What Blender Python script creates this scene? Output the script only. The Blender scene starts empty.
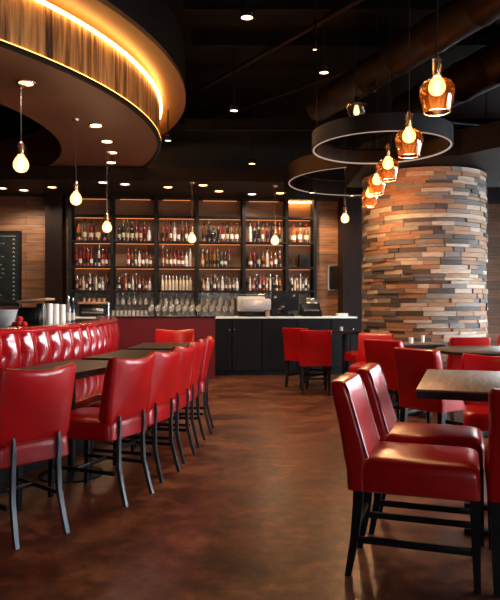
import bpy, bmesh, math, random
from mathutils import Vector, Matrix
R = random.Random(7)
S = bpy.context.scene
C = S.collection
PI = math.pi
F, CX, HY, CAMH = 640.0, 250.0, 304.0, 1.4

# ------------------------------------------------------------------ materials
def new_mat(name):
    m = bpy.data.materials.new(name); m.use_nodes = True
    nt = m.node_tree
    return m, nt, nt.nodes['Principled BSDF']

def coords(nt, scale, src='Object'):
    tc = nt.nodes.new('ShaderNodeTexCoord'); mp = nt.nodes.new('ShaderNodeMapping')
    mp.inputs['Scale'].default_value = scale
    nt.links.new(tc.outputs[src], mp.inputs['Vector'])
    return mp.outputs['Vector']

def ramp(nt, fac, stops):
    r = nt.nodes.new('ShaderNodeValToRGB')
    e = r.color_ramp.elements
    while len(e) < len(stops): e.new(0.5)
    for i, (p, c) in enumerate(stops):
        e[i].position = p; e[i].color = (*c, 1)
    nt.links.new(fac, r.inputs['Fac'])
    return r.outputs['Color']

def noise(nt, vec, scale, detail=4, rough=.55, dist=0):
    n = nt.nodes.new('ShaderNodeTexNoise')
    n.inputs['Scale'].default_value = scale; n.inputs['Detail'].default_value = detail
    n.inputs['Roughness'].default_value = rough; n.inputs['Distortion'].default_value = dist
    if vec is not None: nt.links.new(vec, n.inputs['Vector'])
    return n.outputs['Fac']

def bump(nt, b, fac, strength, dist=.01):
    n = nt.nodes.new('ShaderNodeBump'); n.inputs['Strength'].default_value = strength
    n.inputs['Distance'].default_value = dist
    nt.links.new(fac, n.inputs['Height']); nt.links.new(n.outputs['Normal'], b.inputs['Normal'])

def simple(name, col, rough=.5, metal=0, coat=0, var=.12, nscale=6, spec=.5, bmp=0):
    if max(col) < .03 and not coat: spec = .15
    m, nt, b = new_mat(name)
    v = coords(nt, (1, 1, 1))
    f = noise(nt, v, nscale)
    lo = tuple(max(0, c * (1 - var)) for c in col); hi = tuple(min(1, c * (1 + var)) for c in col)
    nt.links.new(ramp(nt, f, [(.3, lo), (.7, hi)]), b.inputs['Base Color'])
    b.inputs['Roughness'].default_value = rough; b.inputs['Metallic'].default_value = metal
    b.inputs['Coat Weight'].default_value = coat; b.inputs['Coat Roughness'].default_value = .15
    b.inputs['Specular IOR Level'].default_value = spec
    if bmp: bump(nt, b, noise(nt, v, nscale * 12), bmp, .003)
    return m

def leather(name, col, rough=.34, coat=.08):
    m, nt, b = new_mat(name)
    v = coords(nt, (1, 1, 1))
    f = noise(nt, v, 3.5, 3)
    nt.links.new(ramp(nt, f, [(.3, tuple(c * .8 for c in col)), (.7, tuple(min(1, c * 1.15) for c in col))]), b.inputs['Base Color'])
    b.inputs['Roughness'].default_value = rough
    b.inputs['Specular IOR Level'].default_value = .42
    b.inputs['Coat Weight'].default_value = coat; b.inputs['Coat Roughness'].default_value = .14
    n = nt.nodes.new('ShaderNodeTexNoise'); n.inputs['Scale'].default_value = 9; n.inputs['Detail'].default_value = 3
    nt.links.new(v, n.inputs['Vector'])
    bump(nt, b, n.outputs['Fac'], .25, .012)
    return m

def emit(name, col, strength, mix=None):
    m = bpy.data.materials.new(name); m.use_nodes = True; nt = m.node_tree
    nt.nodes.clear()
    o = nt.nodes.new('ShaderNodeOutputMaterial'); e = nt.nodes.new('ShaderNodeEmission')
    e.inputs['Color'].default_value = (*col, 1); e.inputs['Strength'].default_value = strength
    if mix is None:
        nt.links.new(e.outputs[0], o.inputs[0])
    else:
        t = nt.nodes.new('ShaderNodeBsdfTransparent'); x = nt.nodes.new('ShaderNodeMixShader')
        x.inputs[0].default_value = mix
        nt.links.new(t.outputs[0], x.inputs[1]); nt.links.new(e.outputs[0], x.inputs[2])
        nt.links.new(x.outputs[0], o.inputs[0])
    return m

def thin_glass(name, tint, gloss=.25, rough=.05):
    m = bpy.data.materials.new(name); m.use_nodes = True; nt = m.node_tree
    nt.nodes.clear()
    o = nt.nodes.new('ShaderNodeOutputMaterial')
    t = nt.nodes.new('ShaderNodeBsdfTransparent'); t.inputs['Color'].default_value = (*tint, 1)
    g = nt.nodes.new('ShaderNodeBsdfGlossy'); g.inputs['Roughness'].default_value = rough
    lw = nt.nodes.new('ShaderNodeLayerWeight'); lw.inputs['Blend'].default_value = gloss
    x = nt.nodes.new('ShaderNodeMixShader')
    nt.links.new(lw.outputs['Facing'], x.inputs[0])
    nt.links.new(t.outputs[0], x.inputs[1]); nt.links.new(g.outputs[0], x.inputs[2])
    nt.links.new(x.outputs[0], o.inputs[0])
    return m

def amber(name):
    m = thin_glass(name, (.95, .70, .45), .14); nt = m.node_tree
    o = nt.nodes['Material Output']; src = o.inputs[0].links[0].from_socket
    tr = nt.nodes.new('ShaderNodeBsdfTranslucent'); tr.inputs['Color'].default_value = (.95, .42, .14, 1)
    x = nt.nodes.new('ShaderNodeMixShader'); x.inputs[0].default_value = .01
    nt.links.new(src, x.inputs[1]); nt.links.new(tr.outputs[0], x.inputs[2]); nt.links.new(x.outputs[0], o.inputs[0])
    return m

def wood(name, stops, scale=(1, 1, 1), rough=.5, nscale=3, coat=0):
    m, nt, b = new_mat(name)
    v = coords(nt, scale)
    f = noise(nt, v, nscale, 6, .6, .6)
    nt.links.new(ramp(nt, f, stops), b.inputs['Base Color'])
    b.inputs['Roughness'].default_value = rough; b.inputs['Coat Weight'].default_value = coat
    bump(nt, b, f, .15, .01)
    return m

def plank_wall(name, top_black=None):
    m, nt, b = new_mat(name)
    tc = nt.nodes.new('ShaderNodeTexCoord')
    sx = nt.nodes.new('ShaderNodeSeparateXYZ'); nt.links.new(tc.outputs['Object'], sx.inputs[0])
    cb = nt.nodes.new('ShaderNodeCombineXYZ')
    nt.links.new(sx.outputs['X'], cb.inputs['X']); nt.links.new(sx.outputs['Z'], cb.inputs['Y'])
    br = nt.nodes.new('ShaderNodeTexBrick')
    br.inputs['Scale'].default_value = 1; br.inputs['Brick Width'].default_value = 1.9
    br.inputs['Row Height'].default_value = .19; br.inputs['Mortar Size'].default_value = .004
    br.inputs['Bias'].default_value = 0
    br.inputs['Color1'].default_value = (.30, .135, .060, 1); br.inputs['Color2'].default_value = (.14, .062, .028, 1)
    br.inputs['Mortar'].default_value = (.01, .006, .004, 1)
    nt.links.new(cb.outputs[0], br.inputs['Vector'])
    v = coords(nt, (.8, .8, 9))
    f = noise(nt, v, 2.2, 6, .6, .4)
    g = ramp(nt, f, [(.3, (.45, .42, .4)), (.7, (1.3, 1.25, 1.2))])
    mx = nt.nodes.new('ShaderNodeMix'); mx.data_type = 'RGBA'; mx.blend_type = 'MULTIPLY'; mx.inputs[0].default_value = 1
    nt.links.new(br.outputs['Color'], mx.inputs[6]); nt.links.new(g, mx.inputs[7])
    out = mx.outputs[2]
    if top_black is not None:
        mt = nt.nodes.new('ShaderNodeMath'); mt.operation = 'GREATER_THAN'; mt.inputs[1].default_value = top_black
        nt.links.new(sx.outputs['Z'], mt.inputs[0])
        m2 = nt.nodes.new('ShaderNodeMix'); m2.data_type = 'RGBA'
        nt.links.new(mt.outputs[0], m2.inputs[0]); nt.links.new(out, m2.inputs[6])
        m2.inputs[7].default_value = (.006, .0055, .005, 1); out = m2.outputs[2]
    nt.links.new(out, b.inputs['Base Color'])
    b.inputs['Roughness'].default_value = .55
    return m

def floor_mat():
    m, nt, b = new_mat('stained_concrete')
    v = coords(nt, (.95, 1.3, 1)); v2 = coords(nt, (1, 1, 1))
    f1 = noise(nt, v, 1.9, 6, .65, 0); f2 = noise(nt, v2, 8, 8, .72, 0)
    mx = nt.nodes.new('ShaderNodeMix'); mx.data_type = 'FLOAT'; mx.inputs[0].default_value = .5
    nt.links.new(f1, mx.inputs[2]); nt.links.new(f2, mx.inputs[3])
    col = ramp(nt, mx.outputs[0], [(.36, (.016, .007, .005)), (.46, (.065, .022, .011)), (.54, (.14, .048, .021)), (.66, (.30, .115, .05))])
    nt.links.new(col, b.inputs['Base Color'])
    rr = nt.nodes.new('ShaderNodeMapRange'); rr.inputs['From Min'].default_value = .3; rr.inputs['From Max'].default_value = .7
    rr.inputs['To Min'].default_value = .285; rr.inputs['To Max'].default_value = .36
    nt.links.new(f1, rr.inputs['Value']); nt.links.new(rr.outputs[0], b.inputs['Roughness'])
    b.inputs['Specular IOR Level'].default_value = .45
    return m

M = {}
M['leather'] = leather('red_leather', (.34, .0030, .005), .28)
M['leather_deep'] = leather('deep_red_leather', (.34, .008, .016), .32)
M['leather_booth'] = leather('booth_red_leather', (.33, .004, .007), .2, .7)
M['piping'] = leather('red_piping', (.26, .004, .007), .3)
M['crimson'] = simple('crimson_panel', (.12, .003, .010), .5, var=.06)
M['black_wood'] = simple('black_wood', (.010, .010, .011), .33, var=.3, spec=.5)
M['gunmetal'] = simple('gunmetal', (.10, .115, .13), .3, metal=.75, var=.2)
M['black'] = simple('matt_black', (.008, .008, .009), .6, var=.2)
M['black_gloss'] = simple('gloss_black', (.009, .009, .010), .2, var=.2)
M['ceil'] = simple('ceiling_black', (.006, .0055, .005), .8, var=.3, nscale=2)
M['bulk'] = simple('bulkhead_black', (.011, .011, .012), .7, var=.1)
M['duct'] = simple('dusky_duct', (.016, .008, .005), .5, metal=.3, var=.3, nscale=3)
M['beam'] = simple('brown_beam', (.014, .008, .006), .6, var=.3)
M['soffit'] = simple('brown_soffit', (.14, .048, .020), .5, var=.15, nscale=2)
M['lip'] = simple('bronze_lip', (.20, .095, .04), .45, var=.08, nscale=2)
M['cabinet'] = simple('charcoal_cabinet', (.006, .0065, .0075), .42, var=.15)
M['counter'] = simple('white_counter', (.88, .88, .86), .25, var=.06)
M['steel'] = simple('brushed_steel', (.55, .55, .56), .25, metal=1, var=.1)
M['chrome_bright'] = simple('bright_chrome', (.75, .75, .76), .3, metal=.35, var=.08)
M['white'] = simple('white_ceramic', (.88, .87, .85), .3, var=.05)
M['greycloth'] = simple('grey_bin', (.34, .34, .34), .7, var=.15)
M['dark_edge'] = simple('table_edge', (.028, .026, .026), .4, var=.2)
M['table_dark'] = wood('dark_walnut', [(.3, (.010, .006, .005)), (.7, (.030, .016, .011))], (1, 6, 1), .38, 3)
M['table_grey'] = wood('weathered_top', [(.30, (.08, .062, .052)), (.5, (.15, .12, .10)), (.70, (.24, .195, .165))], (14, 1, 1), .42, 2.5)
M['table_grey2'] = wood('weathered_round_top', [(.28, (.06, .046, .038)), (.75, (.17, .138, .115))], (14, 1, 1), .35, 2.5)
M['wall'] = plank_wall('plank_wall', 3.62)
M['shelfback'] = wood('shelf_back', [(.3, (.12, .05, .022)), (.7, (.24, .11, .05))], (.6, 1, 5), .5, 2)
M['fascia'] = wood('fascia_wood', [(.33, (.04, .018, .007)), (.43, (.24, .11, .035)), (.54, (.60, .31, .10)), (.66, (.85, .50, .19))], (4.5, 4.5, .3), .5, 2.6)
M['table_dark'].node_tree.nodes['Principled BSDF'].inputs['Specular IOR Level'].default_value = .12
M['floor'] = floor_mat()
M['wall_dark'] = simple('wall_dark', (.022, .014, .010), .6, var=.2)
M['wall_front'] = simple('wall_taupe', (.045, .03, .022), .7, var=.1)
M['amber_glass'] = amber('amber_glass')
M['clear_glass'] = thin_glass('clear_glass', (.93, .91, .88), .22)
M['pane'] = thin_glass('window_pane', (.96, .98, .98), .06)
M['stemglass'] = thin_glass('stem_glass', (.86, .84, .82), .45, .12)
nt = M['stemglass'].node_tree; o_ = nt.nodes['Material Output']; src = o_.inputs[0].links[0].from_socket
df = nt.nodes.new('ShaderNodeBsdfDiffuse'); df.inputs['Color'].default_value = (.8, .74, .70, 1); x_ = nt.nodes.new('ShaderNodeMixShader'); x_.inputs[0].default_value = .22
nt.links.new(src, x_.inputs[1]); nt.links.new(df.outputs[0], x_.inputs[2]); nt.links.new(x_.outputs[0], o_.inputs[0])
M['bulb'] = emit('bulb_glow', (1, .72, .42), 6, .7)
M['filament'] = emit('filament', (1, .62, .25), 60)
M['bulb_hot'] = emit('bulb_hot', (1, .48, .17), 3.4, .8)
M['down'] = emit('downlight_lens', (1, .58, .28), 6)
M['led'] = emit('cove_led', (1, .48, .11), 22)
M['edge_fill'] = emit('edge_fill_glow', (1, .46, .10), 5)  # added fill glow for the fascia, not a lamp of the drum
M['shelf_led'] = emit('shelf_led', (1, .32, .10), 1.1)
M['ring_led'] = emit('ring_led', (1, .70, .55), .45)
M['ringmetal'] = simple('ring_metal', (.012, .014, .018), .4, metal=.3, var=.2)
M['ringbrown'] = simple('ring_brown', (.07, .033, .02), .45, var=.2)
M['copper'] = simple('socket_copper', (.75, .50, .36), .25, metal=.9, var=.1)
M['chalk'] = simple('chalk', (.5, .5, .48), .9, var=.1)
M['slate'] = simple('slate', (.018, .021, .021), .55, var=.3)
M['oak'] = wood('oak', [(.3, (.32, .18, .09)), (.7, (.55, .34, .19))], (1, 8, 1), .5)
M['red_plastic'] = simple('red_fruit', (.5, .02, .02), .3)
M['screen'] = simple('screen', (.01, .012, .016), .12, var=.1)
M['mirror'] = simple('dark_mirror', (.06, .045, .04), .08, metal=.8, var=.3)
M['ground'] = simple('pavement', (.30, .30, .29), .8)
M['paper'] = simple('paper_label', (.42, .34, .24), .6)
M['paper_white'] = simple('white_label', (.62, .58, .54), .6)
cl = [('reclaimed_tan', (.32, .18, .095)), ('reclaimed_brown', (.26, .14, .075)), ('reclaimed_dark', (.055, .042, .036)),
      ('reclaimed_grey', (.20, .175, .155)), ('reclaimed_pale', (.46, .38, .30)), ('reclaimed_slate', (.10, .09, .088))]
BLK = [wood(n, [(.3, tuple(c * .65 for c in q)), (.7, tuple(c * 1.25 for c in q))], (3, 3, 22), .65, 2.5) for n, q in cl]

# ------------------------------------------------------------------ helpers
def obj(name, bm, mat, parent=None, smooth=True, loc=None, keep_normals=False):
    if not keep_normals: bmesh.ops.recalc_face_normals(bm, faces=bm.faces)
    me = bpy.data.meshes.new(name); bm.to_mesh(me); bm.free()
    mats = mat if isinstance(mat, list) else [mat]
    for q in mats: me.materials.append(q)
    if smooth:
        for p in me.polygons: p.use_smooth = True
        me.set_sharp_from_angle(angle=math.radians(38))
    o = bpy.data.objects.new(name, me); C.objects.link(o)
    if parent: o.parent = parent
    if loc: o.location = loc
    return o

def thing(name, label, cat, loc=(0, 0, 0), rz=0, group=None):
    o = bpy.data.objects.new(name, None); C.objects.link(o)
    o.empty_display_size = .1
    o.location = loc; o.rotation_euler = (0, 0, rz)
    o['label'] = label; o['category'] = cat; o['kind'] = 'thing'
    if group: o['group'] = group
    return o

def tag(o, label, cat, group=None):
    o['label'] = label; o['category'] = cat; o['kind'] = 'thing'
    if group: o['group'] = group
    return o

def struct(o):
    o['kind'] = 'structure'; return o

def dup(root, loc, rz, label=None, group=None, scale=None):
    r = root.copy(); C.objects.link(r); r.location = loc; r.rotation_euler = (0, 0, rz)
    if label: r['label'] = label
    if group: r['group'] = group
    if scale: r.scale = scale
    for ch in list(root.children):
        c = ch.copy(); C.objects.link(c); c.parent = r
        for g in list(ch.children):
            d = g.copy(); C.objects.link(d); d.parent = c
    return r

def box(bm, x0, x1, y0, y1, z0, z1, bev=0, seg=2, mi=0, mat=None):
    vs = [bm.verts.new((x, y, z)) for x in (x0, x1) for y in (y0, y1) for z in (z0, z1)]
    fs = [bm.faces.new([vs[i] for i in q]) for q in ((0, 1, 3, 2), (4, 6, 7, 5), (0, 4, 5, 1), (2, 3, 7, 6), (0, 2, 6, 4), (1, 5, 7, 3))]
    for f in fs: f.material_index = mi
    if bev:
        es = list({e for f in fs for e in f.edges})
        r = bmesh.ops.bevel(bm, geom=es, offset=bev, segments=seg, profile=.5, affect='EDGES')
        vs = list({v for f in r['faces'] for v in f.verts} | {v for v in vs if v.is_valid})
    if mat is not None: bmesh.ops.transform(bm, matrix=mat, verts=[v for v in vs if v.is_valid])
    return vs

def bx(*a, **k):
    bm = bmesh.new(); box(bm, *a, **k); return bm

def lathe(bm, prof, n=24, c=(0, 0, 0), cap=True):
    rings = []
    for r, z in prof:
        if r < 1e-5: rings.append([bm.verts.new((c[0], c[1], c[2] + z))])
        else: rings.append([bm.verts.new((c[0] + r * math.cos(2 * PI * i / n), c[1] + r * math.sin(2 * PI * i / n), c[2] + z)) for i in range(n)])
    for a, b in zip(rings, rings[1:]):
        for i in range(n):
            j = (i + 1) % n
            if len(a) == 1 and len(b) == 1: continue
            if len(a) == 1: bm.faces.new((a[0], b[i], b[j]))
            elif len(b) == 1: bm.faces.new((a[i], a[j], b[0]))
            else: bm.faces.new((a[i], a[j], b[j], b[i]))
    if cap:
        for rg in (rings[0], rings[-1]):
            if len(rg) > 2: bm.faces.new(rg)
    return bm

def lt(prof, n=24, c=(0, 0, 0), cap=True):
    return lathe(bmesh.new(), prof, n, c, cap)

def tube(bm, pts, rad, n=8, closed=False):
    pts = [Vector(p) for p in pts]; rings = []
    rads = rad if isinstance(rad, (list, tuple)) else [rad] * len(pts)
    for i, p in enumerate(pts):
        if closed: t = pts[(i + 1) % len(pts)] - pts[i - 1]
        else: t = pts[min(i + 1, len(pts) - 1)] - pts[max(i - 1, 0)]
        t.normalize()
        up = Vector((0, 0, 1)) if abs(t.z) < .95 else Vector((1, 0, 0))
        a = t.cross(up).normalized(); b = t.cross(a)
        rings.append([bm.verts.new(p + (a * math.cos(2 * PI * k / n) + b * math.sin(2 * PI * k / n)) * rads[i]) for k in range(n)])
    m = len(rings)
    for i in range(m if closed else m - 1):
        A, B = rings[i], rings[(i + 1) % m]
        for k in range(n):
            bm.faces.new((A[k], A[(k + 1) % n], B[(k + 1) % n], B[k]))
    if not closed:
        bm.faces.new(rings[0]); bm.faces.new(rings[-1][::-1])
    return bm

def tb(pts, rad, n=8, closed=False):
    return tube(bmesh.new(), pts, rad, n, closed)

def loft(bm, secs):
    rings = [[bm.verts.new(p) for p in s] for s in secs]
    n = len(rings[0])
    for a, b in zip(rings, rings[1:]):
        for i in range(n):
            j = (i + 1) % n; bm.faces.new((a[i], a[j], b[j], b[i]))
    bm.faces.new(rings[0]); bm.faces.new(rings[-1][::-1])
    return bm

def leg_bm(a, b, wa, wb):
    """tapered square leg from a (top) through optional mid to b (foot)"""
    pts = [Vector(a), Vector(b)]
    secs = []
    N = 5
    for i in range(N + 1):
        t = i / N; p = pts[0].lerp(pts[1], t); w = wa + (wb - wa) * t
        secs.append([(p.x - w / 2, p.y - w / 2, p.z), (p.x + w / 2, p.y - w / 2, p.z), (p.x + w / 2, p.y + w / 2, p.z), (p.x - w / 2, p.y + w / 2, p.z)])
    return loft(bmesh.new(), secs)

def curved_leg(pts, ws):
    secs = []
    for p, w in zip(pts, ws):
        secs.append([(p[0] - w / 2, p[1] - w / 2, p[2]), (p[0] + w / 2, p[1] - w / 2, p[2]), (p[0] + w / 2, p[1] + w / 2, p[2]), (p[0] - w / 2, p[1] + w / 2, p[2])])
    return loft(bmesh.new(), secs)

def rrect(cx, cy, w, d, r, n=4):
    out = []
    for (sx, sy, a0) in ((1, 1, 0), (-1, 1, PI / 2), (-1, -1, PI), (1, -1, 1.5 * PI)):
        for k in range(n + 1):
            a = a0 + k * PI / 2 / n
            out.append((cx + sx * (w / 2 - r) + r * math.cos(a), cy + sy * (d / 2 - r) + r * math.sin(a)))
    return out

# ------------------------------------------------------------------ setting
XL, XR, YF, CH = -12.6, 8.4, -3.4, 5.2
A_BAR = math.radians(5.5); ca, sa = math.cos(A_BAR), math.sin(A_BAR)
P0 = Vector((-180 / F * 12.9, 12.9, 0))         # left front corner of the back bar
def bar_u(px, v=0):
    """distance along the bar wall of the sight line through column px, at depth v in front(-)/behind(+) the shelf fronts"""
    k = (px - CX) / F
    o = P0 + Vector((-sa, ca, 0)) * v
    # o.x + u ca = k (o.y + u sa)
    return (k * o.y - o.x) / (ca - k * sa)
def bar_pt(u, v, z=0): return P0 + Vector((ca, sa, 0)) * u + Vector((-sa, ca, 0)) * v + Vector((0, 0, z))

struct(obj('floor', bx(XL - .2, XR + .2, YF - .2, 16, -.2, 0), M['floor'], smooth=False))
struct(obj('ceiling', bx(XL - .2, XR + .2, YF - .2, 16, CH, CH + .2), M['ceil'], smooth=False))
struct(obj('wall_left', bx(XL - .2, XL, YF - .2, 16, 0, CH), M['wall_dark'], smooth=False))
bm = bmesh.new()
FW = (1.6, 2.9, 1.5, 2.6)
for a, b, c, d_ in ((XL, FW[0], 0, CH), (FW[1], XR, 0, CH), (FW[0], FW[1], 0, FW[2]), (FW[0], FW[1], FW[3], CH)): box(bm, a, b, YF - .2, YF, c, d_)
struct(obj('wall_front', bm, M['wall_front'], smooth=False))
bm = bmesh.new()
for a, b, c, d_ in ((FW[0], FW[0] + .06, FW[2], FW[3]), (FW[1] - .06, FW[1], FW[2], FW[3]), (FW[0], FW[1], FW[2], FW[2] + .06), (FW[0], FW[1], FW[3] - .06, FW[3])): box(bm, a, b, YF - .15, YF - .08, c, d_)
w = struct(obj('window_5', bm, M['black'], smooth=False))  # added opening behind the camera, gives frontal fill on the near chairs
obj('pane', bx(FW[0] + .06, FW[1] - .06, YF - .12, YF - .11, FW[2] + .06, FW[3] - .06), M['pane'], w, False)
l = bpy.data.lights.new('window_daylight', 'AREA'); l.shape = 'RECTANGLE'; l.size = FW[1] - FW[0]; l.size_y = FW[3] - FW[2]; l.cycles.is_portal = True  # portal of the added fill opening
lo = bpy.data.objects.new('window_daylight', l); C.objects.link(lo); lo.location = ((FW[0] + FW[1]) / 2, YF - .04, (FW[2] + FW[3]) / 2)
lo.rotation_euler = Vector((0, 1, 0)).to_track_quat('-Z', 'Z').to_euler()
bm = bmesh.new()
BW = (9.45, 11.75, .25, 3.35)
for a, b, c, d_ in ((-10, BW[0], 0, CH), (BW[1], 12.4, 0, CH), (BW[0], BW[1], 0, BW[2]), (BW[0], BW[1], BW[3], CH)): box(bm, a, b, .37, .57, c, d_)
wb = obj('wall_back', bm, M['wall'], smooth=False); struct(wb)
bm = bmesh.new()
for a, b, c, d_ in ((BW[0], BW[0] + .06, BW[2], BW[3]), (BW[1] - .06, BW[1], BW[2], BW[3]), (BW[0], BW[1], BW[2], BW[2] + .06), (BW[0], BW[1], BW[3] - .06, BW[3])): box(bm, a, b, .43, .50, c, d_)
w = struct(obj('window_4', bm, M['black'], smooth=False)); w.location = P0; w.rotation_euler = (0, 0, A_BAR)
obj('pane', bx(BW[0] + .06, BW[1] - .06, .46, .47, BW[2] + .06, BW[3] - .06), M['pane'], w, False)
l = bpy.data.lights.new('window_daylight', 'AREA'); l.shape = 'RECTANGLE'; l.size = BW[1] - BW[0]; l.size_y = BW[3] - BW[2]; l.cycles.is_portal = True
lo = bpy.data.objects.new('window_daylight', l); C.objects.link(lo); lo.location = bar_pt((BW[0] + BW[1]) / 2, .40, (BW[2] + BW[3]) / 2)
lo.rotation_euler = Vector((sa, -ca, 0)).to_track_quat('-Z', 'Z').to_euler()
wb.location = P0; wb.rotation_euler = (0, 0, A_BAR)
# right wall with four tall windows
wins = [(.8, 3.4), (4.0, 6.6), (7.2, 9.8)]
WZ0, WZ1 = .55, 3.3
bm = bmesh.new()
box(bm, XR, XR + .25, YF, 16, 0, WZ0); box(bm, XR, XR + .25, YF, 16, WZ1, CH)
ys = [YF] + [y for w in wins for y in w] + [16]
for i in range(0, len(ys), 2): box(bm, XR, XR + .25, ys[i], ys[i + 1], WZ0, WZ1)
struct(obj('wall_right', bm, M['wall_dark'], smooth=False))
for i, (y0, y1) in enumerate(wins):
    bm = bmesh.new()
    for a, b, c, d in ((y0, y0 + .06, WZ0, WZ1), (y1 - .06, y1, WZ0, WZ1), (y0, y1, WZ0, WZ0 + .06), (y0, y1, WZ1 - .06, WZ1), ((y0 + y1) / 2 - .03, (y0 + y1) / 2 + .03, WZ0, WZ1)):
        box(bm, XR + .08, XR + .15, a, b, c, d)
    w = struct(obj('window_%d' % (i + 1), bm, M['black'], smooth=False))
    obj('pane', bx(XR + .11, XR + .12, y0 + .06, y1 - .06, WZ0 + .06, WZ1 - .06), M['pane'], w, False)
    l = bpy.data.lights.new('window_daylight', 'AREA'); l.shape = 'RECTANGLE'; l.size = y1 - y0; l.size_y = WZ1 - WZ0
    l.cycles.is_portal = True
    lo = bpy.data.objects.new('window_daylight', l); C.objects.link(lo)
    lo.location = (XR + .04, (y0 + y1) / 2, (WZ0 + WZ1) / 2); lo.rotation_euler = (0, -PI / 2 * -1, 0)
    lo.rotation_euler = Vector((-1, 0, 0)).to_track_quat('-Z', 'Z').to_euler()
    l.size, l.size_y = y1 - y0, WZ1 - WZ0
struct(obj('ground', bx(XR + .3, 40, -20, 35, -.4, -.2), M['ground'], smooth=False))

# pillars beside the bar (painted dark)
for px0, px1, v0, v1, mat in ((45, 62, -.05, .36, 'soffit_d'), (343, 362, -.1, .36, 'soffit_d')):
    if 'soffit_d' not in M: M['soffit_d'] = simple('pillar_brown', (.012, .0055, .004), .5, var=.2)
    o = struct(obj('trim_%d' % (1 if px0 < 100 else 2), bx(bar_u(px0, v0), bar_u(px1, v0), v0, v1, 0, 3.6), M[mat], smooth=False))
    o.location = P0; o.rotation_euler = (0, 0, A_BAR)

# soffit above the bar, with ceiling black above
bm = bmesh.new()
pts = [(-9.5, 11.0), (.62, 11.55), (.66, 13.2), (.66, 13.33), (-9.5, 12.35)]
vs0 = [bm.verts.new((x, y, 3.6)) for x, y in pts]; vs1 = [bm.verts.new((x, y, 3.83)) for x, y in pts]
bm.faces.new(vs0); bm.faces.new(vs1[::-1])
for i in range(5): bm.faces.new((vs0[i], vs0[(i + 1) % 5], vs1[(i + 1) % 5], vs1[i]))
struct(obj('ceiling_soffit', bm, M['beam'], smooth=False))
# slab above the column
bm = bmesh.new()
pts = [(1.55, 8.75), (1.95, 8.15), (2.66, 8.1), (3.0, 7.65), (4.6, 5.4), (XR, 5.0), (XR, 10.3), (1.55, 10.3)]
n = len(pts)
vs0 = [bm.verts.new((x, y, 3.28)) for x, y in pts]; vs1 = [bm.verts.new((x, y, 3.6)) for x, y in pts]
bm.faces.new(vs0); bm.faces.new(vs1[::-1])
for i in range(n): bm.faces.new((vs0[i], vs0[(i + 1) % n], vs1[(i + 1) % n], vs1[i]))
struct(obj('ceiling_slab', bm, M['ceil'], smooth=False))

# ------------------------------------------------------------------ round ceiling feature
RC = Vector((-6.6, 9.1, 0)); RO, RI, RL = 5.27, 3.8, 5.66
def annulus(r0, r1, z0, z1, a0=0, a1=2 * PI, n=160, c=RC):
    bm = bmesh.new(); full = abs(a1 - a0 - 2 * PI) < 1e-6
    m = n if full else n + 1
    P = []
    for i in range(m):
        a = a0 + (a1 - a0) * i / n
        P.append([bm.verts.new((c.x + r * math.cos(a), c.y + r * math.sin(a), z)) for r, z in ((r0, z0), (r1, z0), (r1, z1), (r0, z1))])
    for i in range(n):
        A, B = P[i], P[(i + 1) % m]
        for k in range(4): bm.faces.new((A[k], B[k], B[(k + 1) % 4], A[(k + 1) % 4]))
    if not full: bm.faces.new(P[0]); bm.faces.new(P[-1][::-1])
    return bm
t = thing('ceiling_ring', 'round wood-banded ceiling drum with glowing cove over the bar and booth', 'ceiling feature', (0, 0, 0))
obj('underside', annulus(RI, RO - .03, 3.85, 3.93), M['soffit'], t)
obj('inner_wall', annulus(RI - .04, RI, 3.85, 4.5), M['soffit'], t)
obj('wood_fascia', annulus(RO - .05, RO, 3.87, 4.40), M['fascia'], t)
obj('bottom_edge', annulus(RO - .04, RO + .02, 3.83, 3.865), M['bulk'], t)
obj('canopy_lip', annulus(RI - .04, RL, 4.50, 4.56), M['lip'], t)
obj('bulkhead', annulus(RI, RL - .01, 4.56, CH - .005), M['bulk'], t)
obj('cove_light', annulus(RO - .02, RO + .035, 4.405, 4.425), M['led'], t)
obj('edge_fill_strip', annulus(RO + .001, RO + .02, 3.866, 3.874), M['edge_fill'], t)  # added glowing strip, brightens the fascia from below; the drum has none here

# ------------------------------------------------------------------ lights helpers
def kelvin_spot(loc, energy, size=1.9, col=(1, .72, .45), blend=.6, rad=.05, down=(0, 0, -1)):
    l = bpy.data.lights.new('lamp', 'SPOT'); l.energy = energy; l.spot_size = size; l.spot_blend = blend
    l.color = col; l.shadow_soft_size = rad
    o = bpy.data.objects.new('lamp', l); C.objects.link(o); o.location = loc
    o.rotation_euler = Vector(down).to_track_quat('-Z', 'Y').to_euler(); return o
def point(loc, energy, col=(1, .62, .32), rad=.05):
    l = bpy.data.lights.new('lamp', 'POINT'); l.energy = energy; l.color = col; l.shadow_soft_size = rad
    o = bpy.data.objects.new('lamp', l); C.objects.link(o); o.location = loc; return o

def recessed(name, label, loc, r=.075, group='downlights'):
    t = thing(name, label, 'light', loc, 0, group)
    obj('bezel', lt([(r * .86, -.004), (r * 1.25, -.012), (r * 1.3, 0), (r * .86, .0)], 24, cap=False), M['copper'], t)
    obj('lens', lt([(0, -.006), (r * .9, -.006), (r * .9, .0), (0, 0)], 24), M['down'], t)
    return t
dl0 = None
spots = [((26, 84), 'by the first pendant cord, on the round drum underside'), ((96, 126), 'second from camera on the round drum underside'),
         ((107, 142), 'third along the round drum underside'), ((112, 153), 'fourth along the round drum underside'),
         ((111, 163), 'fifth along the round drum underside'), ((96, 171), 'farthest on the round drum underside')]
for (px, py), w in spots:
    d = 2.44 * F / (HY - py); x = (px - CX) / F * d
    loc = (x, d, 3.849)
    if dl0 is None: dl0 = recessed('downlight', 'round recessed downlight, ' + w, loc, .085, 'drum downlights')
    else: dup(dl0, loc, 0, 'round recessed downlight, ' + w)
    kelvin_spot((x, d, 3.80), 75)
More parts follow.
